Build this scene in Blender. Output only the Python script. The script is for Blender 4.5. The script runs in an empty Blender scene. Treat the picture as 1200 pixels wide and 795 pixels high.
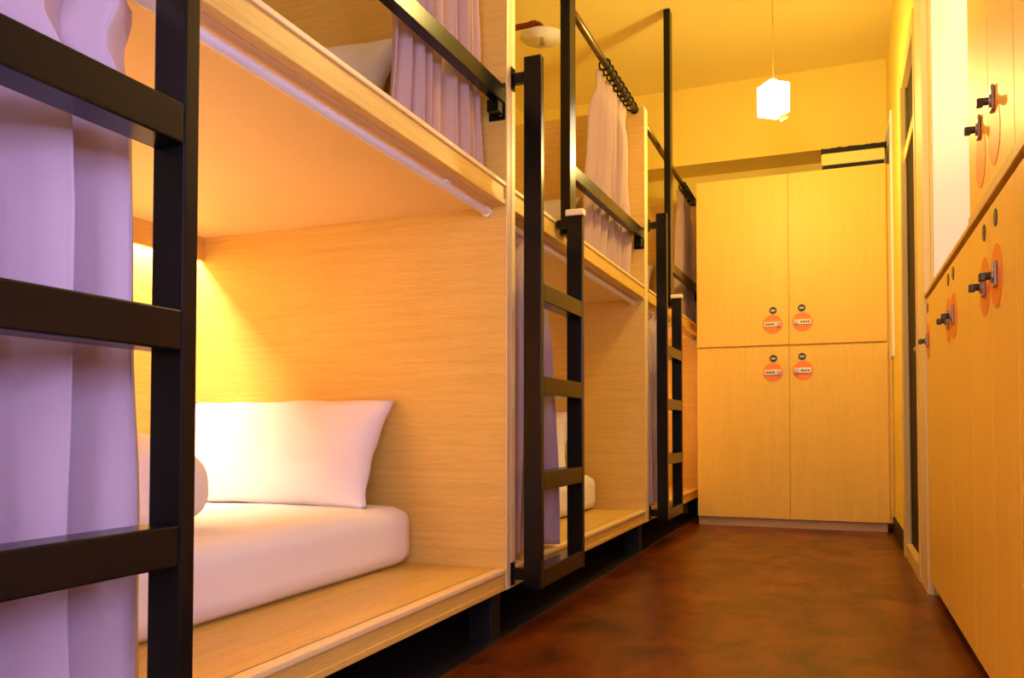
import bpy, bmesh, math, random
from mathutils import Vector, Matrix, noise
random.seed(7)
S = bpy.context.scene
C = S.collection
PI = math.pi

# ------------------------------------------------------------------ materials
def new_mat(name):
    m = bpy.data.materials.new(name); m.use_nodes = True
    nt = m.node_tree
    return m, nt, nt.nodes['Principled BSDF']

def plain(name, col, rough=.5, metal=0., spec=.5, bump=0., bscale=200., emit=None, estr=0.):
    m, nt, b = new_mat(name)
    b.inputs['Base Color'].default_value = (*col, 1)
    b.inputs['Roughness'].default_value = rough
    b.inputs['Metallic'].default_value = metal
    b.inputs['Specular IOR Level'].default_value = spec
    if emit:
        b.inputs['Emission Color'].default_value = (*emit, 1)
        b.inputs['Emission Strength'].default_value = estr
    if bump:
        tc = nt.nodes.new('ShaderNodeTexCoord'); n = nt.nodes.new('ShaderNodeTexNoise')
        n.inputs['Scale'].default_value = bscale; n.inputs['Detail'].default_value = 3
        bp = nt.nodes.new('ShaderNodeBump'); bp.inputs['Strength'].default_value = bump
        bp.inputs['Distance'].default_value = .002
        nt.links.new(tc.outputs['Object'], n.inputs['Vector'])
        nt.links.new(n.outputs['Fac'], bp.inputs['Height'])
        nt.links.new(bp.outputs['Normal'], b.inputs['Normal'])
    return m

def wood(name, axis, light, dark, rough=.42, stretch=26., scale=6., fine=.6):
    """laminate: grain lines run along the given axis"""
    m, nt, b = new_mat(name)
    L = nt.links.new
    tc = nt.nodes.new('ShaderNodeTexCoord'); mp = nt.nodes.new('ShaderNodeMapping')
    sc = [stretch, stretch, stretch]; sc['xyz'.index(axis)] = 1.0
    mp.inputs['Scale'].default_value = sc
    L(tc.outputs['Object'], mp.inputs['Vector'])
    n1 = nt.nodes.new('ShaderNodeTexNoise'); n1.inputs['Scale'].default_value = scale * .5
    n1.inputs['Detail'].default_value = 5; n1.inputs['Distortion'].default_value = .6
    n2 = nt.nodes.new('ShaderNodeTexNoise'); n2.inputs['Scale'].default_value = scale * 3.4
    n2.inputs['Detail'].default_value = 6; n2.inputs['Roughness'].default_value = .65
    L(mp.outputs['Vector'], n1.inputs['Vector']); L(mp.outputs['Vector'], n2.inputs['Vector'])
    mx = nt.nodes.new('ShaderNodeMix'); mx.data_type = 'FLOAT'; mx.inputs[0].default_value = fine
    L(n1.outputs['Fac'], mx.inputs[2]); L(n2.outputs['Fac'], mx.inputs[3])
    r = nt.nodes.new('ShaderNodeValToRGB')
    r.color_ramp.elements[0].position = .36; r.color_ramp.elements[0].color = (*dark, 1)
    r.color_ramp.elements[1].position = .60; r.color_ramp.elements[1].color = (*light, 1)
    L(mx.outputs[0], r.inputs['Fac']); L(r.outputs['Color'], b.inputs['Base Color'])
    bp = nt.nodes.new('ShaderNodeBump'); bp.inputs['Strength'].default_value = .12; bp.inputs['Distance'].default_value = .001
    L(n2.outputs['Fac'], bp.inputs['Height']); L(bp.outputs['Normal'], b.inputs['Normal'])
    b.inputs['Roughness'].default_value = rough
    b.inputs['Specular IOR Level'].default_value = .4
    return m

WL, WD = (.78, .515, .115), (.62, .38, .068)
WX = wood('oak_laminate_x', 'x', WL, WD)
WY = wood('oak_laminate_y', 'y', WL, WD)
WZ = wood('oak_laminate_z', 'z', WL, WD)
EDGE = plain('oak_edge_band', (.86, .65, .30), .4)
LKZ = wood('locker_laminate', 'z', (.87, .57, .10), (.80, .51, .075), rough=.5, stretch=22., scale=3.2)
LKR = wood('locker_laminate_side', 'z', (.95, .60, .09), (.90, .54, .07), rough=.42, stretch=22., scale=3.2)
BLACK = plain('black_powder_coat', (.006, .005, .004), .24, spec=.25)
BLACKM = plain('black_matt', (.005, .005, .005), .6, spec=.3)
MATM = plain('black_rubber', (.010, .009, .011), .38, spec=.6)
SOFFIT = plain('smooth_deck_underside', (.84, .60, .27), .5)
SHEET = plain('white_cotton', (.86, .82, .80), .85, bump=.25, bscale=900)
CURT = plain('mauve_curtain_cloth', (.52, .38, .43), .9, bump=.35, bscale=700)
CURTU = plain('curtain_cloth_warm_tint', (.50, .335, .28), .9, bump=.35, bscale=700)  # same cloth as the mauve one, warm lamplight put into its colour
ALU = plain('white_aluminium', (.84, .80, .82), .35)
CAPM = plain('cream_plastic_cap', (.85, .72, .45), .45)
WALLY = plain('cream_yellow_paint', (.90, .70, .12), .75, bump=.12, bscale=120)
WALLW = plain('white_paint', (.90, .86, .86), .7, bump=.1, bscale=120)
CEILM = plain('ceiling_paint', (.88, .72, .20), .8, bump=.12, bscale=90)
YWOOD = wood('yellow_door_wood', 'z', (.80, .56, .18), (.70, .46, .13), rough=.4)
DARKW = plain('dark_brown_door', (.014, .008, .004), .6, spec=.1)
DGLASS = plain('dark_glass', (.004, .004, .004), .4, spec=.15)
ORANGE = plain('orange_sticker', (.90, .24, .012), .45)
PLATE = plain('brass_lock_plate', (.72, .56, .28), .35, metal=.35)
STEEL = plain('dull_steel', (.42, .36, .27), .35, metal=.85)
DARKMET = plain('dark_lock_metal', (.07, .05, .03), .35, metal=.6)
INK = plain('black_tag', (.012, .010, .010), .4)
INKL = plain('tag_print', (.75, .68, .5), .5)
REDP = plain('red_brown_pipe', (.16, .022, .008), .4)
WPLAST = plain('white_plastic', (.84, .80, .74), .5)
GOLD = plain('bronze_rod', (.16, .10, .03), .3, metal=.8)
DUCTM = plain('cream_duct_paint', (.85, .64, .17), .6)
LAMPG = plain('lit_lamp_shade', (.95, .9, .8), .5, emit=(1, .86, .58), estr=14)
LED = plain('lit_led_strip', (.95, .85, .6), .5, emit=(1, .84, .62), estr=14)
GLOWPANEL = plain('glowing_white_panel', (.80, .78, .80), .6, emit=(.80, .74, .92), estr=.24)  # faint cool glow put into a white surface, source not known
PLINTH = wood('plinth_wood', 'x', (.55, .36, .22), (.46, .29, .17), rough=.5)

def floor_mat():
    m, nt, b = new_mat('dark_red_brown_floorboards'); L = nt.links.new
    tc = nt.nodes.new('ShaderNodeTexCoord')
    mp = nt.nodes.new('ShaderNodeMapping'); mp.inputs['Rotation'].default_value = (0, 0, PI / 2)
    L(tc.outputs['Object'], mp.inputs['Vector'])
    br = nt.nodes.new('ShaderNodeTexBrick')
    br.inputs['Scale'].default_value = 1.0; br.inputs['Brick Width'].default_value = .95; br.inputs['Row Height'].default_value = .13
    br.inputs['Mortar Size'].default_value = .0009; br.inputs['Mortar Smooth'].default_value = .4
    br.inputs['Color1'].default_value = (.12, .027, .0035, 1); br.inputs['Color2'].default_value = (.085, .018, .0025, 1)
    br.inputs['Mortar'].default_value = (.018, .007, .004, 1); br.offset = .37
    L(mp.outputs['Vector'], br.inputs['Vector'])
    m2 = nt.nodes.new('ShaderNodeMapping'); m2.inputs['Scale'].default_value = (2.6, 1.9, 1)
    L(tc.outputs['Object'], m2.inputs['Vector'])
    n = nt.nodes.new('ShaderNodeTexNoise'); n.inputs['Scale'].default_value = 1.9; n.inputs['Detail'].default_value = 9; n.inputs['Roughness'].default_value = .68; n.inputs['Distortion'].default_value = .5
    L(m2.outputs['Vector'], n.inputs['Vector'])
    r = nt.nodes.new('ShaderNodeValToRGB')
    r.color_ramp.elements[0].position = .3; r.color_ramp.elements[0].color = (.18, .15, .14, 1)
    r.color_ramp.elements[1].position = .72; r.color_ramp.elements[1].color = (2.3, 2.1, 1.8, 1)
    L(n.outputs['Fac'], r.inputs['Fac'])
    mx = nt.nodes.new('ShaderNodeMix'); mx.data_type = 'RGBA'; mx.blend_type = 'MULTIPLY'; mx.inputs[0].default_value = 1
    L(br.outputs['Color'], mx.inputs[6]); L(r.outputs['Color'], mx.inputs[7])
    L(mx.outputs[2], b.inputs['Base Color'])
    rr = nt.nodes.new('ShaderNodeMapRange'); rr.inputs[3].default_value = .42; rr.inputs[4].default_value = .20
    L(n.outputs['Fac'], rr.inputs[0]); L(rr.outputs[0], b.inputs['Roughness'])
    bp = nt.nodes.new('ShaderNodeBump'); bp.inputs['Strength'].default_value = .25; bp.inputs['Distance'].default_value = .002
    L(n.outputs['Fac'], bp.inputs['Height']); L(bp.outputs['Normal'], b.inputs['Normal'])
    b.inputs['Specular IOR Level'].default_value = .35
    return m
FLOOR = floor_mat()

# ------------------------------------------------------------------ mesh helpers
def bx(bm, x0, x1, y0, y1, z0, z1, bev=0., seg=2):
    t = bmesh.new()
    bmesh.ops.create_cube(t, size=1)
    for v in t.verts:
        v.co = Vector((x0 + (v.co.x + .5) * (x1 - x0), y0 + (v.co.y + .5) * (y1 - y0), z0 + (v.co.z + .5) * (z1 - z0)))
    if bev:
        bmesh.ops.bevel(t, geom=list(t.edges), offset=bev, segments=seg, profile=.5, affect='EDGES')
    merge(bm, t)
    return bm

def merge(bm, t):
    me = bpy.data.meshes.new('tmp'); t.to_mesh(me); t.free(); bm.from_mesh(me); bpy.data.meshes.remove(me)

def tube(bm, pts, r, seg=16, cap=True):
    pts = [Vector(p) for p in pts]
    rings = []
    for i, p in enumerate(pts):
        d = (pts[min(i + 1, len(pts) - 1)] - pts[max(i - 1, 0)]).normalized()
        a = Vector((0, 0, 1)) if abs(d.z) < .9 else Vector((1, 0, 0))
        u = d.cross(a).normalized(); w = d.cross(u)
        rad = r[i] if isinstance(r, (list, tuple)) else r
        rings.append([bm.verts.new(p + (u * math.cos(2 * PI * k / seg) + w * math.sin(2 * PI * k / seg)) * rad) for k in range(seg)])
    for A, B in zip(rings, rings[1:]):
        for k in range(seg):
            bm.faces.new((A[k], A[(k + 1) % seg], B[(k + 1) % seg], B[k]))
    if cap:
        bm.faces.new(rings[0][::-1]); bm.faces.new(rings[-1])
    return bm

def cyl(bm, p0, p1, r, seg=24): return tube(bm, [p0, p1], r, seg)

def torus(bm, c, axis, R_, r, n=20, m=8):
    c = Vector(c); ax = Vector(axis).normalized()
    a = Vector((0, 0, 1)) if abs(ax.z) < .9 else Vector((1, 0, 0))
    u = ax.cross(a).normalized(); w = ax.cross(u)
    g = []
    for i in range(n):
        d = u * math.cos(2 * PI * i / n) + w * math.sin(2 * PI * i / n)
        g.append([bm.verts.new(c + d * (R_ + r * math.cos(2 * PI * j / m)) + ax * r * math.sin(2 * PI * j / m)) for j in range(m)])
    for i in range(n):
        for j in range(m):
            bm.faces.new((g[i][j], g[(i + 1) % n][j], g[(i + 1) % n][(j + 1) % m], g[i][(j + 1) % m]))
    return bm

ORIG = {}
def thing(name, label, cat, loc, group=None):
    o = bpy.data.objects.new(name, None); C.objects.link(o)
    o.empty_display_size = .1
    o.location = loc; ORIG[o.name] = Vector(loc)
    o['label'] = label; o['category'] = cat
    if group: o['group'] = group
    return o

def root_of(o):
    while o.parent: o = o.parent
    return o

def obj(name, bm, mat, parent=None, smooth=False, base=None):
    """bm is in world coordinates; stored relative to the base of its thing"""
    off = Vector(base) if base else Vector((0, 0, 0))
    if parent: off = ORIG[root_of(parent).name]
    bmesh.ops.translate(bm, verts=bm.verts, vec=-off)
    bmesh.ops.recalc_face_normals(bm, faces=bm.faces)
    me = bpy.data.meshes.new(name); bm.to_mesh(me); bm.free()
    me.materials.append(mat)
    if smooth:
        for p in me.polygons: p.use_smooth = True
    o = bpy.data.objects.new(name, me); C.objects.link(o)
    if parent: o.parent = parent
    else:
        o.location = off; ORIG[o.name] = off
    return o

def tag(o, label, cat, group=None):
    o['label'] = label; o['category'] = cat
    if group: o['group'] = group
    return o

def struct(name, bm, mat, parent=None):
    o = obj(name, bm, mat, parent)
    if not parent: o['kind'] = 'structure'
    return o

def dup(root, delta, label):
    r = root.copy(); C.objects.link(r); r.location = root.location + Vector(delta); r['label'] = label
    ORIG[r.name] = Vector(r.location)
    for ch in list(root.children):
        c = ch.copy(); C.objects.link(c); c.parent = r
        for g in list(ch.children):
            d = g.copy(); C.objects.link(d); d.parent = c
    return r

N = bmesh.new
# ------------------------------------------------------------------ dimensions
XB = -.928          # bunk front plane
XR = .317           # right hand cabinet / door wall plane
PITCH = 1.918
YP = [2.288, 2.288 + PITCH, 2.288 + 2 * PITCH]   # near face of each bunk's far side panel
PT = .034           # panel thickness
XBK = -2.23         # bunk back
CE = 3.09           # ceiling
YW = 6.20           # far wall
YL = 5.523          # front of far lockers
YBACK = -.75
XNICHE = .347

# ------------------------------------------------------------------ setting
struct('floor', bx(N(), -2.6, .87, YBACK - .1, YW + .1, -.1, 0), FLOOR)
struct('ceiling', bx(N(), -2.6, .87, YBACK - .1, YW + .1, CE, CE + .1), CEILM)
struct('wall_left', bx(N(), -2.40, -2.26, YBACK - .1, YW + .1, 0, CE), WALLY)
struct('wall_far', bx(N(), -2.26, XR + .12, YW, YW + .1, 0, CE), WALLY)
struct('trim_1', bx(N(), -2.26, XR, 5.90, YW, 2.532, CE), WALLY)        # beam under the ceiling at the far end
# right wall: cabinets stand in a niche, then the doorway wall comes forward
DY0, DY1, DTOP = 3.80, 4.47, 2.33
b = N(); bx(b, XNICHE + .012, XNICHE + .12, 2.356, 3.50, 1.15, CE); struct('wall_right', b, WALLW)
w3 = struct('glow_panel', bx(N(), XNICHE, XNICHE + .011, 2.40, 3.46, 1.152, 2.70), GLOWPANEL)  # white area above the lockers, made to glow so it reads cool white
b = N(); bx(b, XNICHE - .004, XNICHE + .012, 2.356, 2.40, 1.152, CE); bx(b, XNICHE - .004, XNICHE + .012, 3.46, 3.50, 1.152, CE); bx(b, XNICHE - .004, XNICHE + .012, 2.40, 3.46, 2.70, CE)
struct('pane_frame', b, WALLW, w3)
b = N(); VY0, VY1, VZ0, VZ1 = -.55, .30, .80, 1.50
bx(b, .75, .87, YBACK - .1, VY0, 0, CE); bx(b, .75, .87, VY1, 3.50, 0, CE)
bx(b, .75, .87, VY0, VY1, 0, VZ0); bx(b, .75, .87, VY0, VY1, VZ1, CE)
struct('wall_right', b, WALLW)
b = N()
bx(b, .74, .87, VY0, VY0 + .04, VZ0, VZ1); bx(b, .74, .87, VY1 - .04, VY1, VZ0, VZ1)
bx(b, .74, .87, VY0 + .04, VY1 - .04, VZ0, VZ0 + .04); bx(b, .74, .87, VY0 + .04, VY1 - .04, VZ1 - .04, VZ1)
struct('added_window', b, WALLW)  # unseen window, added so cool light strikes the near curtain
b = N()
bx(b, XR, XR + .12, DY1 + .02, YW, 0, CE)
bx(b, XR, XR + .12, DY0 - .02, DY1 + .02, DTOP + .02, CE)
bx(b, XR + .02, XR + .12, 3.50, DY0 - .02, 0, CE)
bx(b, XR + .13, XR + .2, DY0 - .1, DY1 + .1, 0, CE)
struct('wall_right', b, WALLY)
# tall end board between doorway and cabinets
struct('trim_2', bx(N(), XR - .006, XR + .02, 3.50, DY0 - .02, 0, CE, .003), EDGE)
# door: casing, dark leaf, transom
dr = struct('door_1', bx(N(), XR + .014, XR + .05, DY0, DY1, .07, 1.965), DARKW)
b = N()
bx(b, XR - .018, XR + .012, DY1, DY1 + .09, 0, DTOP + .07, .004)
bx(b, XR - .012, XR + .06, DY0 - .03, DY0, 0, DTOP + .07, .004)
bx(b, XR - .012, XR + .06, DY0, DY1, DTOP, DTOP + .07, .004)
struct('door_frame', b, YWOOD, dr)
b = N(); bx(b, XR + .002, XR + .05, DY0, DY1, 1.965, 2.025, .003); struct('transom_bar', b, YWOOD, dr)
b = N(); bx(b, XR + .018, XR + .03, DY0, DY1, 2.025, DTOP); struct('transom_pane', b, DGLASS, dr)
b = N(); bx(b, XR - .012, XR + .06, DY0, DY1, 0, .07, .003); struct('threshold', b, YWOOD, dr)
b = N(); cyl(b, (XR + .014, DY0 + .06, .98), (XR + .0, DY0 + .06, .98), .009); cyl(b, (XR + .0, DY0 + .06, .98), (XR + .0, DY0 + .17, .98), .009)
struct('door_handle', b, STEEL, dr)
struct('baseboard_right', bx(N(), XR - .012, XR, DY1 + .09, YL + .01, 0, .095, .002), BLACKM)
# pale frosted window on the doorway wall beside the far lockers
w1 = struct('window_1', bx(N(), XR - .004, XR + .004, 5.40, 5.96, 1.12, 2.50), WALLW)
b = N()
for z0, z1 in ((1.07, 1.12), (2.50, 2.55)): bx(b, XR - .012, XR + .01, 5.36, 6.0, z0, z1, .002)
for y0, y1 in ((5.36, 5.40), (5.96, 6.0)): bx(b, XR - .012, XR + .01, y0, y1, 1.12, 2.50, .002)
struct('pane_frame', b, WALLW, w1)
# wall behind the camera with the window that lets the daylight in
WX0, WX1, WZ0, WZ1 = -.55, .20, .85, 1.65
b = N()
bx(b, -2.26, WX0, YBACK - .1, YBACK, 0, CE); bx(b, WX1, .75, YBACK - .1, YBACK, 0, CE)
bx(b, WX0, WX1, YBACK - .1, YBACK, 0, WZ0); bx(b, WX0, WX1, YBACK - .1, YBACK, WZ1, CE)
struct('wall_back', b, WALLY)
b = N()
bx(b, WX0, WX0 + .05, YBACK - .1, YBACK + .01, WZ0, WZ1); bx(b, WX1 - .05, WX1, YBACK - .1, YBACK + .01, WZ0, WZ1)
bx(b, WX0 + .05, WX1 - .05, YBACK - .1, YBACK + .01, WZ0, WZ0 + .05); bx(b, WX0 + .05, WX1 - .05, YBACK - .1, YBACK + .01, WZ1 - .05, WZ1)
bx(b, -.19, -.16, YBACK - .07, YBACK - .03, WZ0 + .05, WZ1 - .05)
struct('window_2', b, WALLW)

# ------------------------------------------------------------------ bunks
def make_bunk(i, label):
    yf = YP[i]                      # near face of far panel
    yn = yf - PITCH + 2 * PT + .002 # inner face of near panel
    z_led, z_bot = .212, .148
    t = thing('bunk_bed', label, 'bunk bed', (XB - .6, (yn + yf) / 2, 0), 'bunk beds along the left wall')
    # side panels, front edge is banded
    for y0 in (yn - PT, yf):
        s = obj('side_panel', bx(N(), XBK, XB - .004, y0, y0 + PT, z_bot, 2.325, .002), WX, t)
        obj('edge_band', bx(N(), XB - .004, XB, y0 + .001, y0 + PT - .001, z_bot, 2.325, .0015), EDGE, s)
    obj('back_panel', bx(N(), XBK, XBK + .03, yn, yf, z_bot, 2.05), WY, t)
    for zt, nm in ((z_led, 'lower_deck'), (1.38, 'upper_deck')):
        zb = zt - .07 if nm == 'upper_deck' else z_bot
        if nm == 'upper_deck':
            d = obj(nm, bx(N(), XBK + .03, XB - .03, yn, yf, zb, zt - .02), SOFFIT, t)
        else:
            d = obj(nm, bx(N(), XBK + .03, XB - .03, yn, yf, zt - .03, zt), WY, t)
        b = N()
        bx(b, XB - .03, XB - .005, yn, yf, zb + .002, zt - .014)                 # recessed front board
        bx(b, XB - .03, XB - .002, yn, yf, zb, zb + .016, .002)                  # lower strip
        obj('front_board', b, WY, d)
        obj('front_nosing', bx(N(), XB - .036, XB, yn, yf, zt - .014, zt, .003), EDGE, d)
    # light shelf along the back of the lower bed
    obj('light_shelf', bx(N(), -2.105, -2.087, yn, yf, 1.228, 1.31), WY, t)
    # feet
    for x0 in (XB - .10, XBK + .1):
        for y0 in ((yn + .01, yf - .06) if i == 0 else (yf - .06,)):
            obj('leg', bx(N(), x0, x0 + .075, y0, y0 + .075, 0, z_bot, .004), BLACKM, t)
    return t, yn, yf

bl = ['nearest oak bunk bed, with the plump white pillow in its lit lower berth',
      'middle oak bunk bed, its lower berth pale and seen through the black ladder',
      'farthest oak bunk bed, orange lit and running behind the tall yellow lockers']
beds = [make_bunk(i, bl[i]) for i in range(3)]

# black mat under the bunks
m = obj('floor_mat', bx(N(), -2.2, -.945, .40, 6.10, .0005, .006), MATM, base=(-1.5, 3.2, 0))
tag(m, 'black mat on the floor under the row of bunk beds', 'mat')

# ------------------------------------------------------------------ bedding
def n3(p, s): return noise.noise(Vector(p) * s)

def make_mattress(y0, y1, z0, label, dx=0):
    x0, x1, h = XBK + .035, -1.222 + dx, .183
    b = N()
    bx(b, x0, x1, y0, y1, z0, z0 + h)
    bmesh.ops.subdivide_edges(b, edges=list(b.edges), cuts=22, use_grid_fill=True)
    c = Vector(((x0 + x1) / 2, (y0 + y1) / 2, z0 + h / 2)); half = Vector(((x1 - x0) / 2, (y1 - y0) / 2, h / 2))
    r = .055
    for v in b.verts:
        p = v.co - c
        q = Vector([max(-half[k] + r, min(half[k] - r, p[k])) for k in range(3)])
        d = p - q
        if d.length > 1e-6: p = q + d.normalized() * min(r, d.length)
        w = n3(v.co, 6) * .006 + n3(v.co, 2.2) * .010
        p += Vector((w, 0, w * .8 if p.z > 0 else 0))
        v.co = c + p
    me = obj('mattress', b, SHEET, smooth=True, base=((x0 + x1) / 2, (y0 + y1) / 2, z0))
    return tag(me, label, 'mattress', 'white mattresses')

def make_pillow(w, h, t, seed, pinch=.07, wrinkle=1., nx=44, ny=30):
    """puffy pillow in the XZ plane, bottom edge at z=0, thickness along Y"""
    b = N(); gr = {}
    for side in (1, -1):
        for i in range(nx + 1):
            for j in range(ny + 1):
                u, v = 2 * i / nx - 1, 2 * j / ny - 1
                edge = i in (0, nx) or j in (0, ny)
                if side < 0 and edge: gr[side, i, j] = gr[1, i, j]; continue
                th = ((1 - abs(u) ** 3.2) * (1 - abs(v) ** 2.8)); th = max(th, 0) ** .55
                x = u * w / 2 * (1 - pinch * (1 - v * v) * abs(u) ** 3)
                z = v * h / 2 * (1 - pinch * (1 - u * u * u * u) * abs(v) ** 3 * .6)
                p = Vector((x, 0, z))
                wr = wrinkle * (.010 * n3((x + seed, z * 1.4, side), 9) + .022 * n3((x * 1.2, z + seed, side), 3.4))
                wr *= (.35 + .65 * (abs(u) ** 2 + abs(v) ** 2) / 1.2)
                y = side * (t / 2 * th + (0 if edge else wr * min(1, th * 1.6)))
                gr[side, i, j] = b.verts.new((x + .004 * n3((u, v, seed), 4), y, z + h / 2 + .006 * n3((v, u, seed + 3), 3)))
    for side in (1, -1):
        for i in range(nx):
            for j in range(ny):
                b.faces.new((gr[side, i, j], gr[side, i + 1, j], gr[side, i + 1, j + 1], gr[side, i, j + 1]))
    return b

def place(b, loc, rx=0., ry=0., rz=0.):
    M = Matrix.Translation(loc) @ Matrix.Rotation(rz, 4, 'Z') @ Matrix.Rotation(rx, 4, 'X') @ Matrix.Rotation(ry, 4, 'Y')
    bmesh.ops.transform(b, matrix=M, verts=b.verts); return b

ml = [['white mattress in the nearest lower berth, under the plump pillows', 'white mattress in the nearest upper berth, mostly behind its deck board'],
      ['white mattress in the middle lower berth, its end showing between black ladder posts', 'white mattress in the middle upper berth behind its deck board'],
      ['white mattress in the farthest lower berth beside the tall lockers', 'white mattress in the farthest upper berth behind its deck board']]
pl = [['white pillow propped upright against the far panel of the nearest lower berth', 'cream lit pillow in the nearest upper berth, above the slanted guard rail shade'],
      ['bluish white pillow in the middle lower berth, its corner seen through the ladder', 'pillow in the middle upper berth, just showing beside the tall black post'],
      ['white pillow in the farthest lower berth behind the last ladder', 'pillow in the farthest upper berth behind the last ladder']]
pl[0][1] = 'cream lit pillow in the nearest upper berth, left of the pink gathered curtain'
for i, (t, yn, yf) in enumerate(beds):
    for k, z0 in enumerate((.212, 1.36)):
        make_mattress(yn + .03, yf - .02, z0, ml[i][k], .05 if i == 1 else 0)
        dx = .03 if k else 0
        b = place(make_pillow(.80, .37, .15, 3.1 + i * 2 + k), (-1.695 + dx, yf - .20, z0 + .181), rx=math.radians(-27))
        tag(obj('pillow', b, SHEET, smooth=True, base=(-1.695 + dx, yf - .20, z0 + .18)), pl[i][k], 'pillow', 'white pillows')
# plump second pillow lying across the nearest lower berth
b = N(); bmesh.ops.create_uvsphere(b, u_segments=64, v_segments=40, radius=1)
for v in b.verts:
    p = v.co.copy(); k_ = (abs(p.x) ** 2.7 + abs(p.y) ** 2.3 + abs(p.z) ** 2.4) ** (-1 / 2.4)
    q = Vector((p.x * k_ * .41, p.y * k_ * .150, p.z * k_ * .125))
    e_ = abs(q.x) / .41
    wr = .012 * n3((q.x * 2 + 5, q.y, q.z), 8) + .02 * n3((q.x + 2, q.y, q.z), 4) + .010 * n3((q.x * 6, q.y * 2, q.z * 2), 5) * (1 - e_)
    q += q.normalized() * wr
    q.z = max(q.z, -.108)
    v.co = Vector((-1.755, 1.46, .50)) + q
tag(obj('pillow', b, SHEET, smooth=True, base=(-1.755, 1.46, .388)), 'plump white pillow lying across the nearest lower berth, behind the ladder post', 'pillow', 'white pillows')

# ------------------------------------------------------------------ curtain tracks and curtains
def make_curtain(name, x, top, bot, zt, zb, folds, amp, seed, mat=CURT, pinch_z=None, pinch=(0, 0), anchored=False):
    b = N(); ns, nz = folds * (26 if anchored else 14), 46; g = []
    hem = zb + .06
    for j in range(nz + 1):
        f = j / nz; z = zt + (zb - zt) * f
        e = f ** .7
        y0 = top[0] + (bot[0] - top[0]) * e; y1 = top[1] + (bot[1] - top[1]) * e
        a = amp * (.55 + .45 * min(1, f * 3))
        if pinch_z is not None:
            q = math.exp(-((z - pinch_z) / .045) ** 2)
            y0 += pinch[0] * q; y1 -= pinch[1] * q
            a *= 1 - .45 * q
        row = []
        for i in range(ns + 1):
            s = i / ns
            ph = 2 * PI * folds * (s + .035 * math.sin(6.3 * s * 1.7 + seed)) + seed + .5 * n3((s * 3, f * 1.4, seed), 1.)
            if anchored: ph = 2 * PI * folds * (s - 1) - PI / 2 + (1 - s) * (1.1 * math.sin(5 * s + seed) + .5 * n3((s * 3, f * 1.4, seed), 1.))
            sh = math.sin(ph); sh = math.copysign(abs(sh) ** .75, sh)
            yy = y0 + (y1 - y0) * s + .35 * (y1 - y0) / folds * math.sin(2 * ph) * .22
            xx = x + a * sh * (.75 + .5 * n3((s * 5, seed, f), 1.3)) + .012 * n3((s * 2.2, f * 2.2, seed), 1.5)
            row.append(b.verts.new((xx, yy, z)))
        g.append(row)
    for j in range(nz):
        for i in range(ns):
            b.faces.new((g[j][i], g[j][i + 1], g[j + 1][i + 1], g[j + 1][i]))
    o = obj(name, b, mat, smooth=True, base=(x, (bot[0] + bot[1]) / 2, zb))
    md = o.modifiers.new('cloth', 'SOLIDIFY'); md.thickness = .004; md.offset = 0
    return o

XT = -.988
trl = ['white curtain tube under the deck of the nearest bunk', 'white curtain tube under the deck of the middle bunk', 'white curtain tube under the deck of the farthest bunk']
rdl = ['bronze curtain rod over the nearest upper berth, above the frame', 'bronze curtain rod with black rings over the middle upper berth', 'dark curtain rod with rings over the farthest upper berth']
lcl = ['lilac lit curtain gathered behind the nearest ladder at the left edge', 'mauve lower curtain bunched behind the middle ladder', 'mauve lower curtain bunched behind the farthest ladder']
ucl = ['pink mauve curtain gathered above the nearest berth behind the guard rail', 'pink mauve curtain hanging from black rings above the middle berth', 'brownish mauve curtain hanging by the tall lockers, in the farthest upper berth']
XU = -.979
for i, (t, yn, yf) in enumerate(beds):
    tr = thing('curtain_track', trl[i], 'curtain track', (XT, (yn + yf) / 2, 1.29), 'white curtain tubes')
    obj('tube', tube(N(), [(XT, yn + .02, 1.292), (XT, yf - .022, 1.292)], .0115, 16), ALU, tr, smooth=False)
    b = N(); cyl(b, (XT, yf - .022, 1.292), (XT, yf, 1.292), .016); obj('end_cap', b, CAPM, tr)
    b = N(); cyl(b, (XT, yn, 1.292), (XT, yn + .02, 1.292), .016); obj('end_cap', b, CAPM, tr)
    for yy in (yn + .3, yf - .3):
        b = N(); bx(b, XT - .006, XT + .006, yy, yy + .02, 1.30, 1.3105); obj('hanger', b, ALU, tr)
    rd = thing('curtain_rod', rdl[i], 'curtain rod', (XU, (yn + yf) / 2, 2.30), 'bronze curtain rods')
    zr = 2.312
    obj('rod', tube(N(), [(XU, yn + .008, zr), (XU, yf - .008, zr)], .0165, 16), GOLD, rd, smooth=True)
    for ya, yb in ((yn, yn + .008), (yf - .008, yf)):
        obj('flange', cyl(N(), (XU, ya, zr), (XU, yb, zr), .021), BLACK, rd)
    # curtains
    c = make_curtain('curtain', XT, (yn + .03, yn + (.50 if i == 0 else .45)), (yn + .03, yn + (.54 if i == 0 else .48)), 1.272, .222, 4, .060, 1.3 + i, pinch_z=1.19, pinch=(0, .03), anchored=True)
    tag(c, lcl[i], 'curtain', 'lower berth curtains')
    ys = yf - .82 if i == 1 else yf - .56
    c = make_curtain('curtain', XU - .03, (yf - .60 if i == 1 else yf - .50, yf - .05), (ys, yf - .012), 2.288, 1.392, 8 if i != 1 else 7, .031, 4.1 + 2 * i, CURTU, pinch_z=2.20, pinch=(.03, .02))
    tag(c, ucl[i], 'curtain', 'upper berth curtains')
    nr = 9
    for k in range(nr):
        yy = (yf - .60 if i == 1 else yf - .50) + k * ((.52 if i == 1 else .42) / (nr - 1))
        obj('ring', torus(N(), (XU, yy, zr - .008), (random.uniform(-.25, .25), 1, random.uniform(-.2, .2)), .026, .0046), BLACK, rd, smooth=True)

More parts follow.
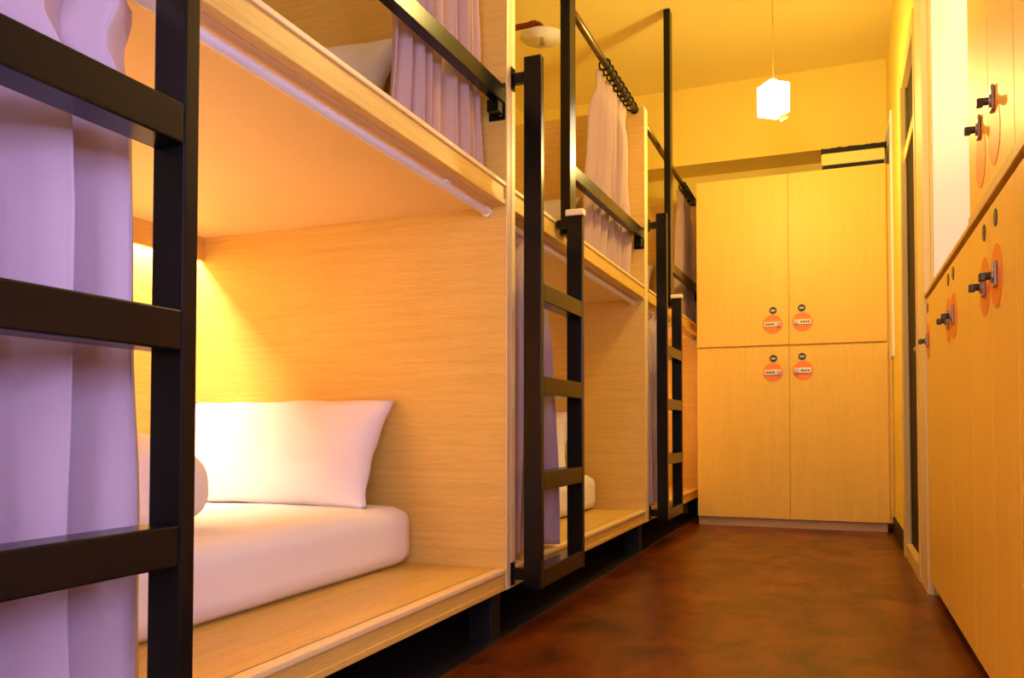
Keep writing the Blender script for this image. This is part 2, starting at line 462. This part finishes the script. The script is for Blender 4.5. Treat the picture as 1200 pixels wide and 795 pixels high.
# ------------------------------------------------------------------ ladders
XLF, XLB = -.830, -.887
def make_ladder(label):
    t = thing('ladder', label, 'ladder', (XLF, 2.55, 0), 'black steel ladders')
    obj('post', bx(N(), XLB, XLF, 2.322, 2.350, .150, 1.775, .003), BLACK, t)
    p = obj('post', bx(N(), XLB, XLF, 2.749, 2.777, .150, 1.385, .003), BLACK, t)
    cp = obj('post_cap', bx(N(), XLB - .004, XLF + .005, 2.744, 2.783, 1.385, 1.408, .004), CAPM, t)
    cp['label'] = 'cream plastic post cap'
    for z in (1.05, .765, .472, .180):
        obj('rung', bx(N(), XLB + .001, XLF - .0005, 2.350, 2.749, z - .028, z + .028, .003), BLACK, t)
    for z in (1.715, .19):
        b = N(); bx(b, XB, XLB, 2.327, 2.347, z - .017, z + .017, .002); bx(b, XB, XB + .004, 2.318, 2.348, z - .035, z + .035, .001)
        cyl(b, (XB + .004, 2.333, z - .026), (XB + .008, 2.333, z - .026), .005, 10); cyl(b, (XB + .004, 2.333, z + .026), (XB + .008, 2.333, z + .026), .005, 10)
        obj('bracket', b, BLACK, t)
    b = N(); bx(b, XB + .0005, XLB, 2.753, 2.773, 1.345, 1.375, .002); obj('bracket', b, BLACK, t)
    return t
lad = make_ladder('black steel ladder in front of the middle bunk, its four rungs clear of the floor')
dup(lad, (0, -1.880, 0), 'large near black ladder at the left edge, in front of the lilac curtain')
dup(lad, (0, 1.965, 0), 'farthest black ladder, nearest to the tall yellow lockers')

# ceiling poles with guard rails
def make_guard(i, label):
    yf = YP[i]; yp = yf - 1.37
    t = thing('guard_rail', label, 'guard rail', (-.91, yp, 1.33), 'black guard rails with ceiling posts')
    obj('ceiling_post', bx(N(), XB + .001, -.890, yp - .036, yp + .036, 1.335, CE, .003), BLACK, t)
    # rail: slightly tilted box between post and far panel
    A = Vector((-.934, yp + .036, 1.605)); B = Vector((-.947, yf - .004, 1.648))
    b = N(); bx(b, -.016, .016, 0, (B - A).length, -.027, .027, .003)
    d = (B - A).normalized()
    rz = math.atan2(-d.x, d.y); rx = math.asin(d.z)
    bmesh.ops.transform(b, matrix=Matrix.Translation(A) @ Matrix.Rotation(rz, 4, 'Z') @ Matrix.Rotation(rx, 4, 'X'), verts=b.verts)
    obj('rail', b, BLACK, t)
    b = N(); bx(b, -.985, -.932, yf - .007, yf, 1.573, 1.685, .001); bx(b, -.974, -.936, yf - .05, yf - .007, 1.585, 1.622, .002)
    cyl(b, (-.955, yf - .052, 1.60), (-.955, yf - .05, 1.60), .007, 12)
    br = obj('bracket', b, BLACK, t)
    b = N(); cyl(b, (-.945, yf - .012, 1.588), (-.945, yf - .007, 1.588), .006, 12); obj('bolt', b, STEEL, br)
    return t
gl = ['wide black guard rail across the nearest upper berth at the top of the view',
      'black ceiling post and guard rail of the middle upper berth',
      'farthest black ceiling post and guard rail, beside the tall lockers']
for i in range(3): make_guard(i, gl[i])

# ------------------------------------------------------------------ far lockers
def disc(bm, c, axis, r, t, seg=36):
    a = Vector(axis); cyl(bm, Vector(c), Vector(c) + a * t, r, seg); return bm

def make_far_locker():
    x0, x1 = -.870, .288; xm = -.287
    t = thing('locker', 'tall pale wood locker cabinet with four doors at the end of the aisle', 'locker', ((x0 + x1) / 2, YL + .3, 0))
    obj('body', bx(N(), x0, XR - .002, YL + .021, YL + .34, .054, 2.278), LKZ, t)
    obj('plinth', bx(N(), x0 + .004, x1 - .012, YL + .016, YL + .34, 0, .052), PLINTH, t)
    for za, zb_, zt, zs in ((.056, 1.163, 1.087, .997), (1.175, 2.280, 1.398, 1.308)):
        for xa, xb, sx, s in ((x0, xm - .0015, -.388, 1), (xm + .0015, x1, -.205, -1)):
            d = obj('door', bx(N(), xa, xb, YL, YL + .019, za, zb_, .0015), LKZ, t)
            dz = .008 if s < 0 else 0
            z = zs + dz
            st = obj('sticker', disc(N(), (sx, YL - .0012, z), (0, 1, 0), .062, .0012), ORANGE, d); st['label'] = 'round orange sticker'
            b = N(); bx(b, sx - .052, sx + .052, YL - .008, YL - .001, z - .017, z + .017, .002)
            lp = obj('lock_plate', b, PLATE, d)
            b = N(); cyl(b, (sx + s * .038, YL - .022, z), (sx + s * .038, YL - .008, z), .012, 20)
            bx(b, sx + s * .038 - .003, sx + s * .038 + .003, YL - .028, YL - .022, z - .010, z + .010, .001)
            obj('lock_knob', b, STEEL, d)
            b = N()
            for q in range(4): bx(b, sx - s * (.036 - q * .014) - .0045, sx - s * (.036 - q * .014) + .0045, YL - .0092, YL - .008, z - .006, z + .006)
            obj('lock_print', b, INK, d)
            tz = zt + dz
            b = disc(N(), (sx + s * .004, YL - .003, tz), (0, 1, 0), .023, .003); tg = obj('number_tag', b, INK, d); tg['label'] = 'round black number tag'
            b = N()
            for q in range(3): bx(b, sx + s * .004 - .013 + q * .009, sx + s * .004 - .006 + q * .009, YL - .0036, YL - .003, tz - .006, tz + .006)
            obj('number_print', b, INKL, d)
    return t
make_far_locker()

# boxed duct resting between the cabinet top and the beam
t = thing('duct_box', 'cream boxed duct lying on top of the tall lockers under the beam', 'duct', (.10, 5.72, 2.28))
obj('casing', bx(N(), -.085, .290, YL + .06, YL + .32, 2.322, 2.402, .012, 3), DUCTM, t)
obj('shadow_strip', bx(N(), -.075, .280, YL + .065, YL + .31, 2.2785, 2.325), BLACKM, t)  # black strip standing in for the shadow beneath the duct
b = N()
for k in range(26):
    xx = -.085 + k * .0148
    hgt = .030 + .008 * n3((xx * 30, 2, 3), 1.0)
    bx(b, xx, xx + .0149, YL + .062 + .004 * n3((xx * 25, 0, 1), 1), YL + .30, 2.400, 2.402 + hgt)
obj('top_slot', b, BLACKM, t)

# ------------------------------------------------------------------ cabinets on the right
def make_side_locker(y0, y1, seam, z0, z1, zlock, below, label, doors):
    t = thing('locker', label, 'locker', (XR + .2, (y0 + y1) / 2, z0), 'orange wood lockers along the right wall')
    obj('body', bx(N(), XR + .021, .70, y0 + .001, y1 - .001, z0, z1), LKR, t)
    for ya, yb, yl in doors:
        d = obj('door', bx(N(), XR, XR + .019, ya + .0015, yb - .0015, z0 + (.03 if z0 < .1 else .004), z1 - .012, .0015), LKR, t)
        zs = zlock - (.07 if below else 0.0)
        st = obj('sticker', disc(N(), (XR - .0012, yl, zs), (1, 0, 0), .068, .0012), ORANGE, d); st['label'] = 'round orange sticker'
        b = N(); bx(b, XR - .008, XR - .001, yl - .015, yl + .015, zlock - .024, zlock + .032, .003, 2)
        cyl(b, (XR - .012, yl, zlock), (XR - .008, yl, zlock), .014, 24)
        obj('lock_plate', b, STEEL, d)
        b = N(); cyl(b, (XR - .026, yl, zlock), (XR - .012, yl, zlock), .0085, 18)
        bx(b, XR - .034, XR - .020, yl - .009, yl + .009, zlock - .011, zlock + .007, .003, 2)
        obj('lock_knob', b, DARKMET, d)
        if not below:
            tg = obj('number_tag', disc(N(), (XR - .002, yl, zlock + .125), (1, 0, 0), .019, .002), INK, d); tg['label'] = 'round black number tag'
    if z0 < .1:
        obj('plinth', bx(N(), XR + .03, .70, y0, y1, 0, z0), BLACKM, t)
    else:
        obj('bottom_rail', bx(N(), XR - .004, XR + .022, y0, y1, z0 - .018, z0 + .002, .002), WY, t)
    return t
make_side_locker(3.10, 3.495, None, .03, 1.135, .962, False, 'single door orange locker nearest to the dark doorway', [(3.10, 3.495, 3.425)])
make_side_locker(2.356, 3.10, None, .03, 1.135, .962, False, 'double door low locker under the white wall, between doorway and tall stack', [(2.356, 2.75, 2.690), (2.75, 3.10, 2.807)])
make_side_locker(1.784, 2.356, None, .03, 1.135, .958, False, 'double door low locker under the wall lockers at the right edge', [(1.784, 2.07, 1.996), (2.07, 2.356, 2.144)])
make_side_locker(1.21, 1.784, None, .03, 1.135, .958, False, 'low locker at the lower right corner, mostly cut by the edge', [(1.21, 1.42, 1.36), (1.42, 1.784, 1.47)])
make_side_locker(1.784, 2.356, None, 1.165, 2.45, 1.335, True, 'upper locker with two door locks at the upper right', [(1.784, 2.07, 1.994), (2.07, 2.356, 2.174)])
make_side_locker(1.21, 1.784, None, 1.165, 2.45, 1.335, True, 'upper locker at the right edge, cut by the frame', [(1.21, 1.42, 1.36), (1.42, 1.784, 1.47)])
o = obj('worktop', bx(N(), XR - .006, XNICHE - .002, 1.21, 3.495, 1.136, 1.150, .002), WY, base=(.33, 2.4, 1.136))
tag(o, 'long thin wooden worktop edge along the low lockers on the right', 'worktop')

# ------------------------------------------------------------------ pendant lamps
def make_lamp(x, y, zc, label):
    t = thing('pendant_lamp', label, 'lamp', (x, y, zc), 'cube pendant lamps')
    s = .059
    b = N(); bx(b, -s, s, -s, s, -.078, .078, .006)
    bmesh.ops.transform(b, matrix=Matrix.Translation((x, y, zc)) @ Matrix.Rotation(math.radians(38), 4, 'Z'), verts=b.verts)
    obj('lamp_shade', b, LAMPG, t)
    obj('cord', tube(N(), [(x, y, zc + .10), (x, y, CE - .02)], .0028, 8), YWOOD, t)
    b = N(); cyl(b, (x, y, zc + .078), (x, y, zc + .105), .018); obj('lamp_socket', b, WPLAST, t)
    b = N(); cyl(b, (x, y, CE - .022), (x, y, CE), .045); obj('ceiling_rose', b, WPLAST, t)
    b = N(); bx(b, -.019, .019, -.012, .012, -.012, .012, .003)
    bmesh.ops.transform(b, matrix=Matrix.Translation((x + .050, y - .02, zc - .104)) @ Matrix.Rotation(math.radians(-20), 4, 'Y'), verts=b.verts)
    obj('bulb_holder', b, YWOOD, t)
    return t
LX, LY, LZ = -.296, 4.40, 2.338
make_lamp(LX, LY, LZ, 'glowing white cube pendant lamp hanging before the far yellow wall')
L2X, L2Y, L2Z = -.30, 2.6, 2.338
make_lamp(L2X, L2Y, L2Z, 'glowing cube pendant lamp over the near end of the aisle, above the view')

# ------------------------------------------------------------------ sprinkler
sx, sy, sz = -1.565, 4.40, 2.88
t = thing('sprinkler', 'white sprinkler disc on a red brown pipe below the ceiling', 'sprinkler', (sx, sy, sz))
b = N(); pts = [(XBK - .03, sy, 2.980), (sx - .05, sy, 2.980)]
for k in range(1, 8):
    a = PI / 2 * k / 7; pts.append((sx - .05 + .05 * math.sin(a), sy, 2.980 - .05 + .05 * math.cos(a)))
tube(b, pts, .017, 16); obj('pipe', b, REDP, t, smooth=True)
b = N(); tube(b, [(sx - .075, sy, 2.980), (sx - .04, sy, 2.980)], .021, 16); cyl(b, (sx, sy, 2.912), (sx, sy, 2.935), .021); obj('elbow_collar', b, REDP, t)
b = N(); tube(b, [(sx, sy, 2.912), (sx, sy, 2.908), (sx, sy, 2.896), (sx, sy, 2.890)], [.03, .07, .128, .130], 48); obj('disc', b, WPLAST, t, smooth=True)
b = N(); cyl(b, (sx, sy, 2.865), (sx, sy, 2.890), .009, 14); cyl(b, (sx, sy, 2.850), (sx, sy, 2.854), .016, 16)
cyl(b, (sx - .011, sy, 2.853), (sx - .011, sy, 2.870), .002, 8); cyl(b, (sx + .011, sy, 2.853), (sx + .011, sy, 2.870), .002, 8)
obj('sprinkler_head', b, STEEL, t)

# ------------------------------------------------------------------ lights
def light(name, kind, loc, energy, col, **kw):
    l = bpy.data.lights.new(name, kind); l.energy = energy; l.color = col
    for k, v in kw.items(): setattr(l, k, v)
    o = bpy.data.objects.new(name, l); C.objects.link(o); o.location = loc
    return o

WARM = (1, .715, .20)
light('lamp_glow', 'POINT', (LX, LY, LZ - .17), 38, WARM, shadow_soft_size=.06)
light('lamp_glow', 'POINT', (L2X, L2Y, L2Z - .17), 27, WARM, shadow_soft_size=.06)
o = light('daylight', 'AREA', ((WX0 + WX1) / 2, YBACK - .12, (WZ0 + WZ1) / 2), 30, (.66, .62, 1), shape='RECTANGLE', size=WX1 - WX0 - .1, size_y=WZ1 - WZ0 - .1)
o.rotation_euler = (math.radians(90), 0, 0)
o = light('daylight', 'AREA', (.88, (VY0 + VY1) / 2, (VZ0 + VZ1) / 2), 40, (.52, .49, 1), shape='RECTANGLE', size=VZ1 - VZ0 - .08, size_y=VY1 - VY0 - .08)  # cool fill through the added side window, aimed at the near curtain
o.rotation_euler = (0, math.radians(90), 0)
# led strips behind the light shelves
for i, (t, yn, yf) in enumerate(beds):
    p = (28, 2.5, 32)[i]
    obj('led_strip', bx(N(), -2.175, -2.135, yn + .02, yf - .02, 1.300, 1.3095), LED, t)
    o = light('berth_light', 'AREA', (-2.155, (yn + yf) / 2, 1.296), p, (1, .80, .62), shape='RECTANGLE', size=.04, size_y=yf - yn - .06)

w = bpy.data.worlds.new('room_air'); S.world = w; w.use_nodes = True
w.node_tree.nodes['Background'].inputs[0].default_value = (.8, .75, .7, 1)
w.node_tree.nodes['Background'].inputs[1].default_value = .05

# ------------------------------------------------------------------ camera
cam = bpy.data.cameras.new('camera'); co = bpy.data.objects.new('camera', cam); C.objects.link(co)
F, CX, CY, YAW, PIT, ROL = 959.997, 600., 476.2307, .3788772, .0282581, .0005233
cam.sensor_fit = 'HORIZONTAL'; cam.sensor_width = 36; cam.lens = F / 1200 * 36
cam.shift_y = (CY - 397.5) / 1200
cam.clip_start = .02
c_, s_, cp, sp = math.cos(YAW), math.sin(YAW), math.cos(PIT), math.sin(PIT)
fw = Vector((-s_ * cp, c_ * cp, sp)); rt = Vector((c_, s_, 0)); up = rt.cross(fw)
r2 = rt * math.cos(ROL) + up * math.sin(ROL); u2 = -rt * math.sin(ROL) + up * math.cos(ROL)
M = Matrix((r2, u2, -fw)).transposed().to_4x4(); M.translation = Vector((0, 0, .63))
co.matrix_world = M
S.camera = co
S.view_settings.view_transform = 'Standard'; S.view_settings.look = 'None'
S.view_settings.exposure = 0.0; S.view_settings.gamma = 1; S.view_settings.use_curve_mapping = False
S.cycles.max_bounces = 8; S.cycles.diffuse_bounces = 5; S.cycles.use_denoising = True
S.cycles.sample_clamp_indirect = 6
